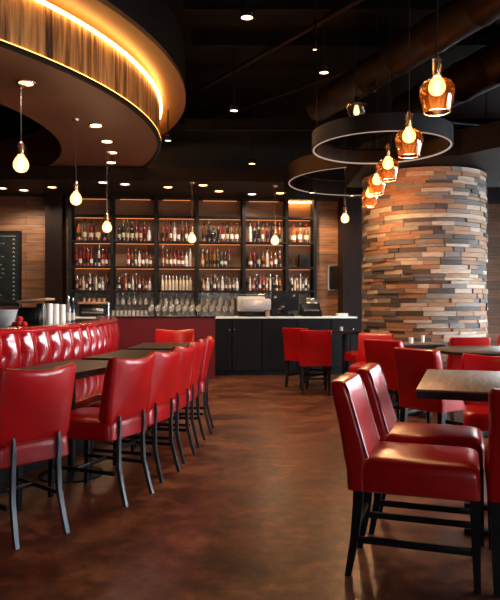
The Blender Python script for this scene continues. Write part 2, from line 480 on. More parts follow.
ords = ['first', 'second', 'third', 'fourth', 'fifth', 'sixth', 'seventh', 'eighth', 'ninth', 'tenth', 'eleventh', 'twelfth', 'thirteenth', 'fourteenth']
sof = [(2, 188), (24, 190), (52, 187), (103, 181), (125, 184), (168, 187), (203, 185), (219, 191), (252, 194), (280, 193)]
for i, (px, py) in enumerate(sof):
    d = 2.2 * F / (HY - py); x = (px - CX) / F * d
    d = max(d, 11.05 + (x + 9.5) * .054 + .15); d = min(d, 12.45 + (x + 9.5) * .097); x = (px - CX) / F * d
    dup(dl0, (x, d, 3.599), 0, 'small recessed downlight in the soffit over the bar, %s from left' % ords[i], 'bar soffit downlights')
    kelvin_spot((x, d, 3.55), 48, col=(1, .82, .62), down=(0, .45, -1))
# spotlights hung from the black ceiling
def can_light(loc, r, label, energy, zc=CH):
    if abs(loc[0] + 1.3) < .1: zc = 4.495
    t = thing('hanging_spotlight', label, 'light', loc, 0, 'hanging can lights')
    h = .07
    obj('housing', lt([(r * .98, 0), (r * 1.12, 0), (r * 1.12, h), (r * .3, h + .03), (0, h + .03)], 20, cap=False), M['black'], t)
    obj('lens', lt([(0, .008), (r, .008), (r, .02), (0, .02)], 20), M['down'], t)
    obj('rod', tb([(0, 0, h + .02), (0, 0, zc - loc[2])], .01, 6), M['black'], t)
    if energy: kelvin_spot((loc[0], loc[1], loc[2] - .03), energy, 1.7, down=(.25, .55, -1) if loc[2] < 3.7 else (0, 0, -1))
for (px, py, z, r, e, w) in ((247, 18, 4.3, .062, 200, 'nearest the camera under the black ceiling'), (324, 73, 4.3, .058, 170, 'beside the brown duct'),
                             (315, 50, 4.6, .03, 0, 'smallest, above the one beside the duct'), (234, 111, 4.2, .06, 170, 'in the middle of the black ceiling'),
                             (252, 164, 4.0, .065, 150, 'low, just before the bar soffit'), (168, 141, 4.0, .05, 100, 'beside the drum lip'),
                             (312, 193, 3.6, .06, 190, 'in front of the right end of the bottle shelves'), (352, 196, 3.62, .05, 0, 'in front of the brown pillar by the bar'), (486, 140, 4.0, .02, 0, 'tiny, above the column slab at right')):
    d = (z - CAMH) * F / (HY - py)
    can_light(((px - CX) / F * d, d, z), r, 'black can light hanging %s' % w, e)
# hanging niche lamp over the last shelf bay handled with the back bar

# ------------------------------------------------------------------ ring lights
def ring_light(px, d, z, r, h, label, bm_='ringmetal'):
    c = Vector(((px - CX) / F * d, d, 0))
    t = thing('ring_light', label, 'light', (c.x, c.y, z), 0, 'large hanging ring lights')
    o = Vector((0, 0, 0))
    obj('band', annulus(r - .012, r, 0, h, c=o), M[bm_], t)
    obj('inner_band', annulus(r - .06, r - .05, 0.004, h * .9, c=o), M['duct'], t)
    obj('light_strip', annulus(r - .028, r - .012, -.004, .008, c=o), M['ring_led'], t)
    obj('top_cover', annulus(r - .06, r, h, h + .01, c=o), M['ringmetal'], t)
    for k in range(3):
        a = k * 2 * PI / 3 + 1.2
        obj('cable', tb([((r - .03) * math.cos(a), (r - .03) * math.sin(a), h), ((r - .03) * math.cos(a), (r - .03) * math.sin(a), CH - z - .001)], .004, 5), M['black'], t)
    return t
ring_light(381, 6.8, 1.4 + 155 / F * 6.8, 69 / F * 6.8, .16, 'grey-black ring light hanging in front of the clad column, upper and nearer ring')
ring_light(366, 11.9, 1.4 + .19 * 11.9, 1.45, .30, 'dark brown ring light hanging behind, partly hidden by the clad column', 'ringbrown')

# ------------------------------------------------------------------ ducts and pipes on the ceiling
def W(px, py, z):
    d = (z - CAMH) * F / (HY - py); return Vector(((px - CX) / F * d, d, z))
def duct(a, b, r, label, name='duct', cat='duct', seams=True, mat='duct'):
    a, b = Vector(a), Vector(b)
    if r > .2: b = a + (b - a) * ((YF + .30 - a.y) / (b.y - a.y))      # runs on to the wall behind the camera
    L = (b - a).length; n = max(2, int(L / .7))
    pts, rd = [], []
    for i in range(n + 1):
        t = i / n; p = a.lerp(b, t)
        if seams and 0 < i < n:
            for dt, rr in ((-.03, r), (-.012, r * 1.05), (.012, r * 1.05), (.03, r)):
                pts.append(a.lerp(b, t + dt / L)); rd.append(rr)
        else: pts.append(p); rd.append(r)
    o = obj(name, tb(pts, rd, 24), M[mat]); tag(o, label, cat)
    return o
duct(W(318, 108, 4.45), W(520, -20, 4.45), .21, 'brown round duct crossing the black ceiling, the one farther left')
duct(W(404, 112, 4.4), W(620, 0, 4.4), .26, 'fat brown round duct over the amber pendants at right')
duct((-.9, 6.15, 4.98), (8.38, 4.97, 4.98), .14, 'thin dark duct crossing high over the near pendant')
for i, (a, b, w) in enumerate((((200, 90), (430, -40), 'long steel pipe running diagonally over the room centre'),
                               ((190, 128), (470, 26), 'second diagonal steel pipe below the first over the room centre'),
                               ((190, 153), (300, 132), 'short sloping steel pipe beyond the middle can light'))):
    duct(W(*a, 4.965), W(*b, 4.965), .035, w, 'ceiling_pipe', 'pipe', False, 'beam')
for i, (y, z, w) in enumerate(((7.9, 5.015, 'black steel joist nearest, crossing under the ceiling'), (9.0, 5.015, 'black steel joist in the middle of the ceiling'),
                             (10.7, 4.3, 'black steel joist just before the bar soffit'))):
    x0, x1 = -.82, 8.39
    if i == 2: x0 = -1.1
    bm = bmesh.new(); box(bm, x0, x1, y - .05, y + .05, z, z + .02); box(bm, x0, x1, y - .01, y + .01, z + .02, z + .16); box(bm, x0, x1, y - .05, y + .05, z + .16, z + .18)
    tag(obj('joist', bm, M['ceil'], smooth=False), w, 'joist')
duct(W(378, 116, 4.0), W(505, 128, 3.75), .025, 'thin grey pipe running above the upper ring light', 'ceiling_conduit', 'pipe', False, 'gunmetal')

# ------------------------------------------------------------------ pendants
def bulb_prof(r, top=.0):
    # hangs down from z=0 (neck) to about -2.6 r
    return [(r * .42, 0), (r * .45, -r * .22), (r * .70, -r * .45), (r * .94, -r * .95), (r, -r * 1.35), (r * .92, -r * 1.78), (r * .66, -r * 2.12), (r * .34, -r * 2.28), (0, -r * 2.33)]
def filament_bm(r):
    bm = bmesh.new(); h = r * 1.5
    for k in range(4):
        a = k * PI / 2; x, y = math.cos(a) * r * .32, math.sin(a) * r * .32
        tube(bm, [(x * .4, y * .4, -r * .4), (x, y, -r * .6), (x * 1.3, y * 1.3, -r * .6 - h * .8), (x * .4, y * .4, -r * .6 - h)], r * .05, 5)
    return bm
def globe_pendant(loc, r, top, label, energy=12):
    """bare filament globe in a clear glass socket cup, loc = bulb centre"""
    z0 = r * 1.6
    t = thing('bulb_pendant', label, 'pendant lamp', loc, 0, 'bare bulb pendants by the bar')
    obj('cord', tb([(0, 0, z0 + r * 1.5), (0, 0, top - loc[2])], .006, 6), M['steel'] if top > 3.84 else M['copper'], t)
    so = obj('socket', lt([(r * .18, z0 + r * 1.7), (r * .42, z0 + r * 1.45), (r * .42, z0 + r * .2), (r * .34, z0 - .01)], 16), M['copper'], t)
    obj('socket_cup', lt([(r * .45, z0 + r * 1.2), (r * .72, z0 + r * 1.05), (r * .78, z0 - r * .2), (r * .74, z0 - r * .2), (r * .68, z0 + r), (r * .43, z0 + r * 1.14)], 18, cap=False), M['clear_glass'], t)
    b = obj('bulb', lt([(a, z + z0) for a, z in bulb_prof(r)], 20), M['bulb_hot'], t)
    f = filament_bm(r); bmesh.ops.translate(f, vec=(0, 0, z0), verts=f.verts); obj('filament', f, M['filament'], b)
    obj('canopy', lt([(0, top - loc[2] - .03), (.05, top - loc[2] - .025), (.055, top - loc[2] - .001), (0, top - loc[2] - .001)], 16), M['copper'], t)
    if energy: point((loc[0], loc[1], loc[2] - r * 1.6), energy)
for (px, py, z, d, rp, top, lab) in (
        (21, 167, 0, 7.13, 7.6, 3.85, 'bare glowing bulb pendant nearest, hanging from the wood-banded drum'),
        (76, 201, 0, 8.5, 5.8, 3.85, 'bare glowing bulb pendant on a long cord before the left shelf bay'),
        (107, 229, 0, 10.3, 4.8, 3.85, 'small glowing bulb pendant hanging before the second shelf bay'),
        (192, 240, 0, 11.6, 4.1, 3.6, 'small glowing bulb pendant before the middle of the bottle shelves'),
        (275, 242, 0, 11.9, 4.1, 3.6, 'small glowing bulb pendant before the right part of the bottle shelves'),
        (345, 220, 0, 11.9, 4.1, CH, 'small glowing bulb pendant in front of the brown pillar, right of the shelves')):
    loc = ((px - CX) / F * d, d, CAMH + (HY - py) / F * d)
    globe_pendant(loc, rp / F * d, top, lab)

def shade_pendant(px, py, d, label, w=.235, top=CH):
    loc = Vector(((px - CX) / F * d, d, CAMH + (HY - py) / F * d))
    t = thing('glass_pendant', label, 'pendant lamp', loc, 0, 'amber glass pendants at right')
    r = w / 2
    prof = [(r * .28, .115), (r * .32, .09), (r * .75, .07), (r * .98, .035), (r, .0), (r * .93, -.05), (r * .74, -.135), (r * .71, -.135), (r * .90, -.05), (r * .965, .0), (r * .94, .032), (r * .72, .064), (r * .29, .084)]
    obj('shade', lt(prof, 32, cap=False), M['amber_glass'], t)
    obj('shade_rim', tb([(r * .725 * math.cos(k * PI / 16), r * .725 * math.sin(k * PI / 16), -.135) for k in range(32)], .003, 6, True), M['copper'], t)
    so = obj('glass_neck', lt([(.02, .22), (.032, .215), (.032, .10), (.028, .10), (.028, .21), (.02, .215)], 20, cap=False), M['clear_glass'], t)
    obj('socket', lt([(.006, .245), (.014, .24), (.018, .20), (.018, .115), (.012, .105)], 16), M['copper'], t)
    b = obj('bulb', lt([(a, z + .10) for a, z in bulb_prof(.045)] , 20), M['bulb'], t)
    b.scale = (1.25, 1.25, 1.25); b.location = (0, 0, -.018)
    f = filament_bm(.045); bmesh.ops.translate(f, vec=(0, 0, .10), verts=f.verts); obj('filament', f, M['filament'], b)
    obj('cord', tb([(0, 0, .24), (.003, 0, .6), (0, 0, top - loc.z)], .0045, 6), M['black'], t)
    obj('ceiling_cup', lt([(0, top - loc.z - .03), (.05, top - loc.z - .025), (.055, top - loc.z - .001), (0, top - loc.z - .001)], 16), M['black'], t)
    point((loc.x, loc.y, loc.z - .17), 22 if d < 7.5 else 32, col=(1, .50, .22))
shade_pendant(437, 92, 4.3, 'amber glass pendant lamp, largest and highest at right, hanging nearest the camera')
shade_pendant(409, 140, 5.4, 'amber glass pendant lamp second in the row, before the upper ring light')
shade_pendant(388, 167, 6.7, 'amber glass pendant lamp third in the row, before the top of the clad column')
shade_pendant(377, 183, 7.75, 'amber glass pendant lamp fourth in the row, half hidden by the third')
shade_pendant(370, 196, 8.35, 'amber glass pendant farthest and lowest in the row, at the left edge of the column', top=4.24)
# small smoked bowl pendant
d = 7.0; loc = Vector(((356.5 - CX) / F * d, d, CAMH + (HY - 108) / F * d)); r = 10.5 / F * d
t = thing('bowl_pendant', 'small clear glass bowl pendant with a dim bulb, above the upper ring light', 'pendant lamp', loc)
obj('bowl', lt([(r * .98, .03), (r, .0), (r * .86, -.065), (r * .5, -.105), (0, -.115), (0, -.11), (r * .48, -.10), (r * .83, -.062), (r * .96, 0), (r * .95, .03)], 24, cap=False), M['clear_glass'], t)
obj('cap', lt([(0, .12), (.02, .12), (.04, .05), (r, .035), (r, .028), (0, .028)], 24), M['black'], t)
obj('bulb', lt([(.018, .028), (.03, -.02), (.035, -.05), (.02, -.08), (0, -.085)], 16), emit('dim_bulb', (1, .62, .35), 2.2), t)
obj('cord', tb([(0, 0, .12), (0, 0, CH - loc.z)], .005, 6), M['black'], t)

# ------------------------------------------------------------------ clad column
cx, cy, cr = (426 - CX) / F * 9.35, 9.5, .905
t = thing('clad_column', 'thick round column clad in staggered reclaimed wood blocks, tan, grey and charcoal', 'column', (cx, cy, 0))
bm = bmesh.new(); n = 0
z = 0.0; rng = random.Random(3)
while z < 3.26:
    h = min(rng.choice((.044, .052, .060, .068)), 3.275 - z)
    if h < .02: break
    a = rng.uniform(0, .4); a_end = a + 2 * PI
    while a < a_end - .02:
        da = rng.choice((.18, .26, .34, .42, .5)) ; b = min(a + da, a_end)
        if a_end - b < .1: b = a_end
        rr = cr - rng.uniform(0, .035); mi = rng.choices(range(6), (4, 4, 4, 4, 3, 3))[0]
        k = max(2, int((b - a) / .07)); g = .003
        P = []
        for i in range(k + 1):
            q = a + .002 + (b - a - .004) * i / k
            P.append([bm.verts.new((r_ * math.cos(q), r_ * math.sin(q), zz)) for r_, zz in ((rr, z + .002), (rr, z + h - .002), (cr - .09, z + h - .002), (cr - .09, z + .002))])
        for i in range(k):
            A, B = P[i], P[i + 1]
            for q in range(4):
                f = bm.faces.new((A[q], B[q], B[(q + 1) % 4], A[(q + 1) % 4])); f.material_index = mi
        for e in (P[0], P[-1]):
            f = bm.faces.new(e); f.material_index = mi
        a = b
    z += h
obj('cladding', bm, BLK, t, smooth=True)
obj('core', lt([(cr - .07, 0), (cr - .07, 3.275)], 40), M['black'], t)

# ------------------------------------------------------------------ chairs
def make_parsons(label):
    """upholstered counter chair, faces +Y, square wrapped back; origin under the seat centre"""
    t = thing('dining_chair', label, 'chair')
    w, dp = .48, .63
    # seat: lofted cushion
    secs = []
    for z, inset, rr in ((.445, .012, .02), (.455, 0, .025), (.555, 0, .03), (.590, .004, .035), (.607, .016, .045), (.615, .05, .06)):
        secs.append([(x, y, z + (.012 * (1 - (x / .25) ** 2) if z > .61 else 0)) for x, y in rrect(0, .025, w - 2 * inset, dp - 2 * inset, rr)])
    bm = loft(bmesh.new(), secs); obj('seat', bm, M['leather'], t)
    # back: section per height
    secs = []
    prof = [(.45, -.255, .10, .0), (.55, -.258, .105, .0), (.62, -.262, .125, .0), (.70, -.276, .118, .003), (.80, -.299, .108, .006), (.89, -.321, .10, .004), (.96, -.340, .092, .0), (.992, -.348, .082, .006), (1.004, -.352, .058, .016)]
    for z, yc, th, ins in prof:
        ring = []
        for x, y in rrect(0, 0, w - 2 * ins + .004, th, min(.03, th * .4)):
            cv = .022 * (1 - (x / .25) ** 2) * min(1, max(0, (z - .6) / .3))
            ring.append((x, y + yc - cv, z - (.010 * (1 - (x / .25) ** 2) if z > 1 else 0)))
        secs.append(ring)
    bk = obj('backrest', loft(bmesh.new(), secs), M['leather'], t)
    for s in (-1, 1):
        pts = [(s * (w / 2 - .012), -.262 + .062, .62)] + [(s * (w / 2 - .008 - ins), yc + th / 2 - .008, z) for z, yc, th, ins in prof[3:8]]
        obj('piping', tb(pts, .006, 6), M['piping'], bk)
    fl = [(-1, 1), (1, 1)]
    for s in (-1, 1):
        obj('leg', leg_bm((s * .205, .312, .45), (s * .20, .325, 0), .05, .032), M['black_wood'], t)
        obj('leg', curved_leg([(s * .205, -.25, .455), (s * .205, -.253, .38), (s * .204, -.27, .2), (s * .20, -.305, 0)], [.05, .047, .042, .032]), M['black_wood'], t)
        obj('stretcher', bx(s * .203 - .011, s * .203 + .011, -.27, .315, .175, .21, bev=.004), M['black_wood'], t)
    obj('stretcher', bx(-.2, .2, .305, .33, .235, .27, bev=.004), M['black_wood'], t)
    obj('stretcher', bx(-.2, .2, -.275, -.255, .235, .265, bev=.004), M['black_wood'], t)
    return t

def make_booth_chair(label):
    """curved-back upholstered chair with splayed metal-faced legs, faces +Y"""
    t = thing('dining_chair', label, 'chair')
    w, dp = .50, .58
    secs = []
    for z, inset, rr in ((.435, .012, .04), (.445, 0, .05), (.52, 0, .06), (.55, .004, .06), (.566, .016, .07), (.574, .05, .08)):
        secs.append([(x, y, z + (.014 * (1 - (x / .25) ** 2) if z > .56 else 0)) for x, y in rrect(0, -.03, w - 2 * inset, dp - 2 * inset, rr)])
    obj('seat', loft(bmesh.new(), secs), M['leather'], t)
    secs = []
    prof = [(.555, -.252, .10, .012), (.585, -.254, .108, .0), (.66, -.268, .10, -.004), (.78, -.29, .088, -.01), (.89, -.312, .078, -.014), (.955, -.328, .07, -.012), (.985, -.335, .058, -.006), (.996, -.338, .036, .006)]
    for z, yc, th, ins in prof:
        ring = []
        tt = min(1, max(0, (z - .5) / .4))
        for x, y in rrect(0, 0, w - 2 * ins, th, th * .38, 5):
            q = (x / .25) ** 2
            ring.append((x, y + yc - .05 * (1 - q) * tt, z + (.030 * (q - .6) if z > .9 else .012 * (q - .6) * tt)))
        secs.append(ring)
    # denser across the width so that the curve reads
    bm = bmesh.new()
    dense = []
    for s in secs:
        out = []
        m = len(s)
        for i in range(m):
            a, b = Vector(s[i]), Vector(s[(i + 1) % m]); out.append(tuple(a))
            if abs(a.x - b.x) > .2:
                for k in range(1, 8):
                    p = a.lerp(b, k / 8); q = (p.x / .25) ** 2; qa = (a.x / .25) ** 2
                    z0 = a.z; idx = secs.index(s); zz, yc, th, ins = prof[idx]; tt = min(1, max(0, (zz - .5) / .4))
                    dy = .05 * tt * (qa - q); dz = (.030 if zz > .9 else .012 * tt) * (q - qa)
                    out.append((p.x, p.y - dy, p.z + dz))
        dense.append(out)
    bk = obj('backrest', loft(bm, dense), M['leather'], t)
    obj('seam', tb([(x, -.316, .562) for x in [(-.20 + .04 * k) for k in range(11)]], .005, 6), M['piping'], bk)
    for s in (-1, 1):
        obj('leg', leg_bm((s * .20, .215, .44), (s * .205, .235, 0), .042, .028), M['black_wood'], t)
        obj('leg', curved_leg([(s * .15, -.328, .60), (s * .15, -.330, .52), (s * .15, -.318, .42), (s * .155, -.322, .25), (s * .163, -.365, .08), (s * .167, -.39, 0)], [.012, .024, .028, .028, .026, .026]), M['gunmetal'], t)
        obj('stretcher', bx(s * .19 - .009, s * .19 + .009, -.31, .215, .20, .226, bev=.003), M['black_wood'], t)
    obj('stretcher', bx(-.19, .19, .02, .04, .20, .226, bev=.003), M['black_wood'], t)
    return t

def rz_face(dx, dy): return math.atan2(dy, dx) - PI / 2
pars = make_parsons('red leather chair at the square table, side on and nearest the camera, legs in view')
fa = math.radians(-18.5)
fx, fy = math.cos(fa), math.sin(fa)          # facing of the two near right chairs
gx, gy = -fy, fx                              # along the row
RG = 'red chairs at the tables on the right'
pars.location = (.86, 3.40, 0); pars.rotation_euler.z = fa - PI / 2; pars['group'] = RG
def P(x, y, ang, label, sc=None): return dup(pars, (x, y, 0), math.radians(ang) - PI / 2, label, RG, sc)
P(.86 + .235, 3.40 + .60, -18.5, 'red leather chair directly behind the nearest side-on chair at the square table')
P(1.47, 3.29, 71.5, 'red leather chair cut by the right picture edge, back towards us, at the square table')
P(1.76, 5.92, 36, 'red leather chair seen from behind, just beyond the left corner of the square table')
P(1.72, 7.38, 46, 'red leather chair seen from behind, second beyond the square table, left of the round table')
P(1.02, 10.1, 88, 'red leather chair seen from behind at the far dark table by the bar')
P(.95, 10.95, 55, 'red leather chair turned away at the far dark table, nearest to the bar cabinets')
P(1.97, 10.6, 195, 'bright red leather chair facing the far dark table, left of the clad column')
P(1.62, 8.5, 250, 'dark red leather chair by the left foot of the column, behind another chair')
P(2.62, 8.0, 92, 'red leather chair seen from behind, between the round table and the column')
P(3.68, 8.6, 140, 'dark red chair against the right side of the column, partly cut by the picture edge')
P(3.25, 7.82, 245, 'bright red chair beyond the round table at the right picture edge')
bc = make_booth_chair('red leather chair facing us across the far end of the square table')
bc.location = (1.97, 5.12, 0); bc.rotation_euler.z = math.radians(251.5) - PI / 2; bc['group'] = RG
bc.scale = (1, 1, .97)
# row at the booth
BC = Vector((-11.4, 8, 0))
LG = 'red chairs in the row along the curved booth'
def booth_chair(rear_near, label, skew=0, sc=None):
    """rear_near: where the nearer rear foot touches the floor"""
    x, y = rear_near
    ang = math.atan2(8 - y, -11.4 - x) + math.radians(skew)   # facing the circle centre
    f = Vector((math.cos(ang), math.sin(ang), 0)); r = Vector((f.y, -f.x, 0))   # chair right (+X)
    # +X (right) when facing f; near rear foot is on the left (-X) side
    c = Vector((x, y, 0)) + f * .39 + r * .167
    return dup(bc, c, ang - PI / 2, label, LG, sc or (1, 1, 1.03))
rows = [((-1.335, 3.66), 'red chair at the left picture edge, back to us, nearest in the booth row', -17),
        ((-.86, 4.43), 'red chair second from the camera in the booth row, whole back in view', -5),
        ((-.69, 5.02), 'red chair third from the camera in the booth row', -2),
        ((-.58, 5.62), 'red chair fourth from the camera in the booth row', 1),
        ((-.50, 6.25), 'red chair fifth from the camera in the booth row', 3),
        ((-.42, 6.9), 'red chair sixth and last in the booth row, nearest the bar', 5)]
for (p, lab, sk) in rows: booth_chair(p, lab, sk)
dup(bc, (-1.13, 9.05, 0), math.radians(265) - PI / 2, 'red chair facing us at the far end of the booth tables, before the crimson panel', LG, (1.1, 1, 1.03))

# ------------------------------------------------------------------ tables
def table(corner, ang, L, Wd, label, name='dining_table', top=.91, mat='table_grey', th=.055, thing_group=None):
    """corner = near-left corner; runs L along ang+90 (depth) and Wd along ang (width)"""
    t = thing(name, label, 'table', (corner[0], corner[1], 0), ang, thing_group)
    obj('tabletop', bx(0, Wd, 0, L, top - .012, top, bev=.004), M[mat], t)
    obj('edge_band', bx(.002, Wd - .002, .002, L - .002, top - th, top - .012), M['dark_edge'], t, False)
    for s in (.28, .72) if L > 1.0 else (.5,):
        obj('pedestal', bx(Wd / 2 - .04, Wd / 2 + .04, L * s - .04, L * s + .04, .03, top - th, bev=.006), M['black'], t)
        bm = bmesh.new(); box(bm, Wd * .22, Wd * .78, L * s - .035, L * s + .035, 0, .03, bev=.006)
        box(bm, Wd / 2 - .035, Wd / 2 + .035, L * s - .22, L * s + .22, .001, .031, bev=.006)
        obj('base', bm, M['black'], t)
    return t
table((.957, 3.69), fa, 1.2, 1.2, 'square weathered grey-brown wood table with dark edge at right, nearest')
table((1.88, 7.78), 0, .55, .5, 'small weathered wood table before the foot of the column', top=.91)
table((1.42, 11.0), 0, .6, .5, 'dark table by the bar counter end, far from the camera', mat='dark_edge', top=.93)
t = thing('round_table', 'round weathered wood table beyond the square one, at the right edge', 'table', (2.64, 6.95, 0))
obj('tabletop', lt([(0, .875), (.605, .875), (.615, .885), (.615, .902), (.60, .91), (0, .91)], 64), [M['table_grey2']], t)
obj('edge_band', lt([(.616, .872), (.622, .876), (.622, .899), (.616, .903)], 64, cap=False), M['dark_edge'], t)
obj('pedestal', lt([(.05, .03), (.04, .1), (.035, .8), (.09, .874)], 20), M['black'], t)
obj('base', lt([(0, 0), (.3, 0), (.3, .015), (.06, .035), (0, .035)], 32), M['black'], t)
# booth tables, wedge plan following the arc
tabs = [(-.62, -.485), (-.46, -.345), (-.325, -.215), (-.195, -.085), (-.065, .045)]
tl = ['dark walnut booth table at the left picture edge', 'dark walnut booth table behind the nearest chair back', 'dark walnut booth table seen over the second chair, before the tufted back',
      'dark walnut booth table behind the third chair from the camera', 'dark walnut booth table at the far end before the lone chair']
BT_R0, BT_R1 = 10.0, 10.62
for (a0, a1), lab in zip(tabs, tl):
    am = (a0 + a1) / 2; c = BC + Vector((math.cos(am), math.sin(am), 0)) * (BT_R0 + BT_R1) * .5
    t = thing('booth_table', lab, 'table', c, 0, 'dark tables along the curved booth')
    off = BC - c
    obj('tabletop', annulus(BT_R0, BT_R1, .84, .89, a0, a1, 10, off), M['table_dark'], t)
    obj('pedestal', lt([(.04, .03), (.032, .1), (.032, .82), (.1, .84)], 16), M['black'], t)
    obj('base', lt([(0, 0), (.26, 0), (.26, .012), (.05, .035), (0, .035)], 24), M['black'], t)
# little things on the tables
def cup(loc, label, h=.07, r=.028, mat='white'):
    t = obj('votive_cup', lt([(0, 0), (r * .8, 0), (r, h), (r * .88, h), (r * .7, .01), (0, .01)], 18), M[mat], loc=loc); tag(t, label, 'cup', 'small white cups'); return t
cup((2.0, 7.95, .911), 'small white cup on the little table before the column, at its left')
cup((2.2, 8.15, .911), 'small white cup on the little table before the column, at its right', .09, .024)
cup((1.6, 11.2, .931), 'small white cup on the far dark table by the bar')

# ------------------------------------------------------------------ curved booth
A0, A1 = -.60, .385
RB = 9.5
t = thing('curved_banquette', 'long curved red leather booth with button-tufted back, left of the aisle', 'bench', BC)
def tuft(zt, zb, zb_btn, per=.03, depth=.07):
    bm = bmesh.new(); nu = int((A1 - A0) / per * 14); nv = 34; G = []
    for i in range(nu + 1):
        a = A0 + (A1 - A0) * i / nu; row = []
        s = abs(math.sin(PI * (a - A0) / per))
        for j in range(nv + 1):
            v = j / nv; z = zb + (zt - zb) * v
            lean = .03 * (1 - v)                   # bottom further out than the top
            bul = .028 * math.sin(PI * min(1, max(0, (z - .70) / .46))) if z > .70 else 0
            seam = depth * (s ** .75) - depth
            du = (1 - s); dz = (z - zb_btn)
            k = math.exp(-(dz / .075) ** 2) * (1 - s) ** 1.2
            edge = min(1, (1 - v) / .06)
            r = RB + lean * .6 + bul + .045 + seam * (.55 + .45 * edge) - .035 * k
            r -= .02 * math.exp(-((z - .71) / .025) ** 2)
            row.append(bm.verts.new((r * math.cos(a), r * math.sin(a), z)))
        G.append(row)
    for i in range(nu):
        for j in range(nv): bm.faces.new((G[i][j], G[i + 1][j], G[i + 1][j + 1], G[i][j + 1]))
    # close towards the frame
    for i in range(nu):
        a, b = G[i][nv], G[i + 1][nv]
    return bm
o = Vector((0, 0, 0))
PER = .0292
bk = obj('tufted_back', tuft(1.13, .46, .93, PER), M['leather_booth'], t)
kk = int((A1 - A0) / PER)
bproto = None
for k in range(kk + 1):
    a = A0 + PER * k; r = RB + .006
    if bproto is None:
        bproto = obj('button', lt([(0, -.006), (.012, -.004), (.016, .003), (.011, .010), (0, .013)], 12), M['leather_booth'], bk); b = bproto
    else:
        b = bproto.copy(); C.objects.link(b); b.parent = bk
    b.location = (r * math.cos(a), r * math.sin(a), .93); b.rotation_euler = (0, PI / 2, a) if False else (Matrix.Rotation(a, 3, 'Z') @ Matrix.Rotation(PI / 2, 3, 'Y')).to_euler()
# top roll
n = 120; bm = bmesh.new()
secs = []
for i in range(n + 1):
    a = A0 + (A1 - A0) * i / n; s = []
    for x, z in rrect(RB - .075, 1.145, .23, .075, .03, 4): s.append((x * math.cos(a), x * math.sin(a), z))
    secs.append(s)
obj('top_roll', loft(bm, secs), M['leather_booth'], t)
secs = []
for i in range(n + 1):
    a = A0 + (A1 - A0) * i / n; s = []
    for x, z in rrect(RB + .24, .42, .50, .13, .045, 4): s.append((x * math.cos(a), x * math.sin(a), z))
    secs.append(s)
obj('seat_cushion', loft(bmesh.new(), secs), M['leather_booth'], t)
obj('back_frame', annulus(RB - .18, RB - .10, 0, 1.11, A0, A1, n, o), M['black'], t)
obj('plinth', annulus(RB - .02, RB + .42, 0, .36, A0, A1, n, o), M['black_wood'], t)
# crimson end panel
x0 = -2.45; yP = 12.0 - .05
t = thing('end_panel', 'low crimson partition with dark cap at the far end of the booth', 'partition', (0, 0, 0))
obj('panel', bx(x0 - .35, -.655, 11.95, 12.07, 0, 1.145), M['crimson'], t, False)
obj('cap', bx(x0 - .37, -.64, 11.94, 12.08, 1.145, 1.17), M['black_gloss'], t, False)

# service counter behind the booth
t = thing('service_counter', 'curved dark service counter behind the red booth back', 'counter', BC)
obj('worktop', annulus(8.4, 9.26, 1.10, 1.14, -.45, .33, 60, o), M['black_gloss'], t)
obj('counter_body', annulus(8.5, 9.2, 0, 1.10, -.45, .33, 60, o), M['cabinet'], t)
def on_arc(px, r):
    """point at column px on the circle of radius r about BC (far hit that lies near y 6..10)"""
    k = (px - CX) / F
    # |(k y + 11.4, y - 8)| = r
    a = k * k + 1; b = 2 * (k * 11.4 - 8); c = 11.4 ** 2 + 64 - r * r
    D = b * b - 4 * a * c
    y = (-b - math.sqrt(max(D, 0))) / (2 * a); return Vector((k * y, y, 1.141))
for i, (px, h, w) in enumerate(((49.5, .265, 'leftmost'), (56, .26, 'middle'), (62.5, .255, 'rightmost'))):
    p = on_arc(px, 9.1); rr = 3.2 / F * p.y
    bm = bmesh.new()
    prof = [(0, 0)]
    for k in range(7):
        zz = k * h / 7; prof += [(rr * .955, zz), (rr * .99, zz + h / 7 - .006), (rr * .99, zz + h / 7)]
    prof.append((0, h)); lathe(bm, prof, 20)
    tag(obj('cup_stack', bm, M['white'], loc=p), '%s of three tall white stacks of cups behind the booth' % w, 'stack of cups', 'white cup stacks')
def wine_bottle(name, loc, h, r, mat, label, group, capmat='black'):
    t = thing(name, label, 'bottle', loc, 0, group)
    obj('glass_body', lt([(0, 0), (r, 0), (r, h * .55), (r * .85, h * .63), (r * .36, h * .74), (r * .33, h * .93), (0, h * .93)], 16), mat, t)
    obj('cap', lt([(0, h * .91), (r * .4, h * .91), (r * .4, h), (0, h)], 12), M[capmat], t)
    obj('label', lt([(r * 1.02, h * .14), (r * 1.02, h * .42)], 16, cap=False), M['paper_white'], t)
    return t
M['b_blue'] = simple('bottle_blue', (.02, .05, .12), .12, coat=.5)
wine_bottle('water_bottle', on_arc(68.5, 9.1), .36, 2.6 / F * 8, M['stemglass'], 'tall clear bottle with blue and white label right of the cup stacks', 'bottles on the service counter', 'steel')
wine_bottle('water_bottle', on_arc(73.0, 9.05), .34, 2.2 / F * 8, M['b_blue'], 'tall dark blue bottle right of the clear one on the service counter', 'bottles on the service counter', 'steel')
p = on_arc(33, 8.85); t = thing('coffee_grinder_station', 'black machine with a slanted wooden lid left of the cup stacks', 'machine', p, 0)
w = 22 / F * p.y
obj('body', bx(-w / 2, w / 2 - .05, -.14, .14, 0, .22, bev=.01), M['black_gloss'], t)
obj('side_post', bx(w / 2 - .05, w / 2 + .03, -.12, .12, 0, .27, bev=.006), M['steel'], t)
lid = obj('wooden_lid', bx(-w / 2, w / 2 + .08, -.17, .17, 0, .025, bev=.004), M['oak'], t); lid.location = (0, 0, .285); lid.rotation_euler = (0, -.10, 0)
obj('rail', tb([(-w / 2 - .06, -.13, .02), (-w / 2 + .03, -.13, .27)], .012, 8), M['steel'], t)
p = on_arc(3, 8.85)
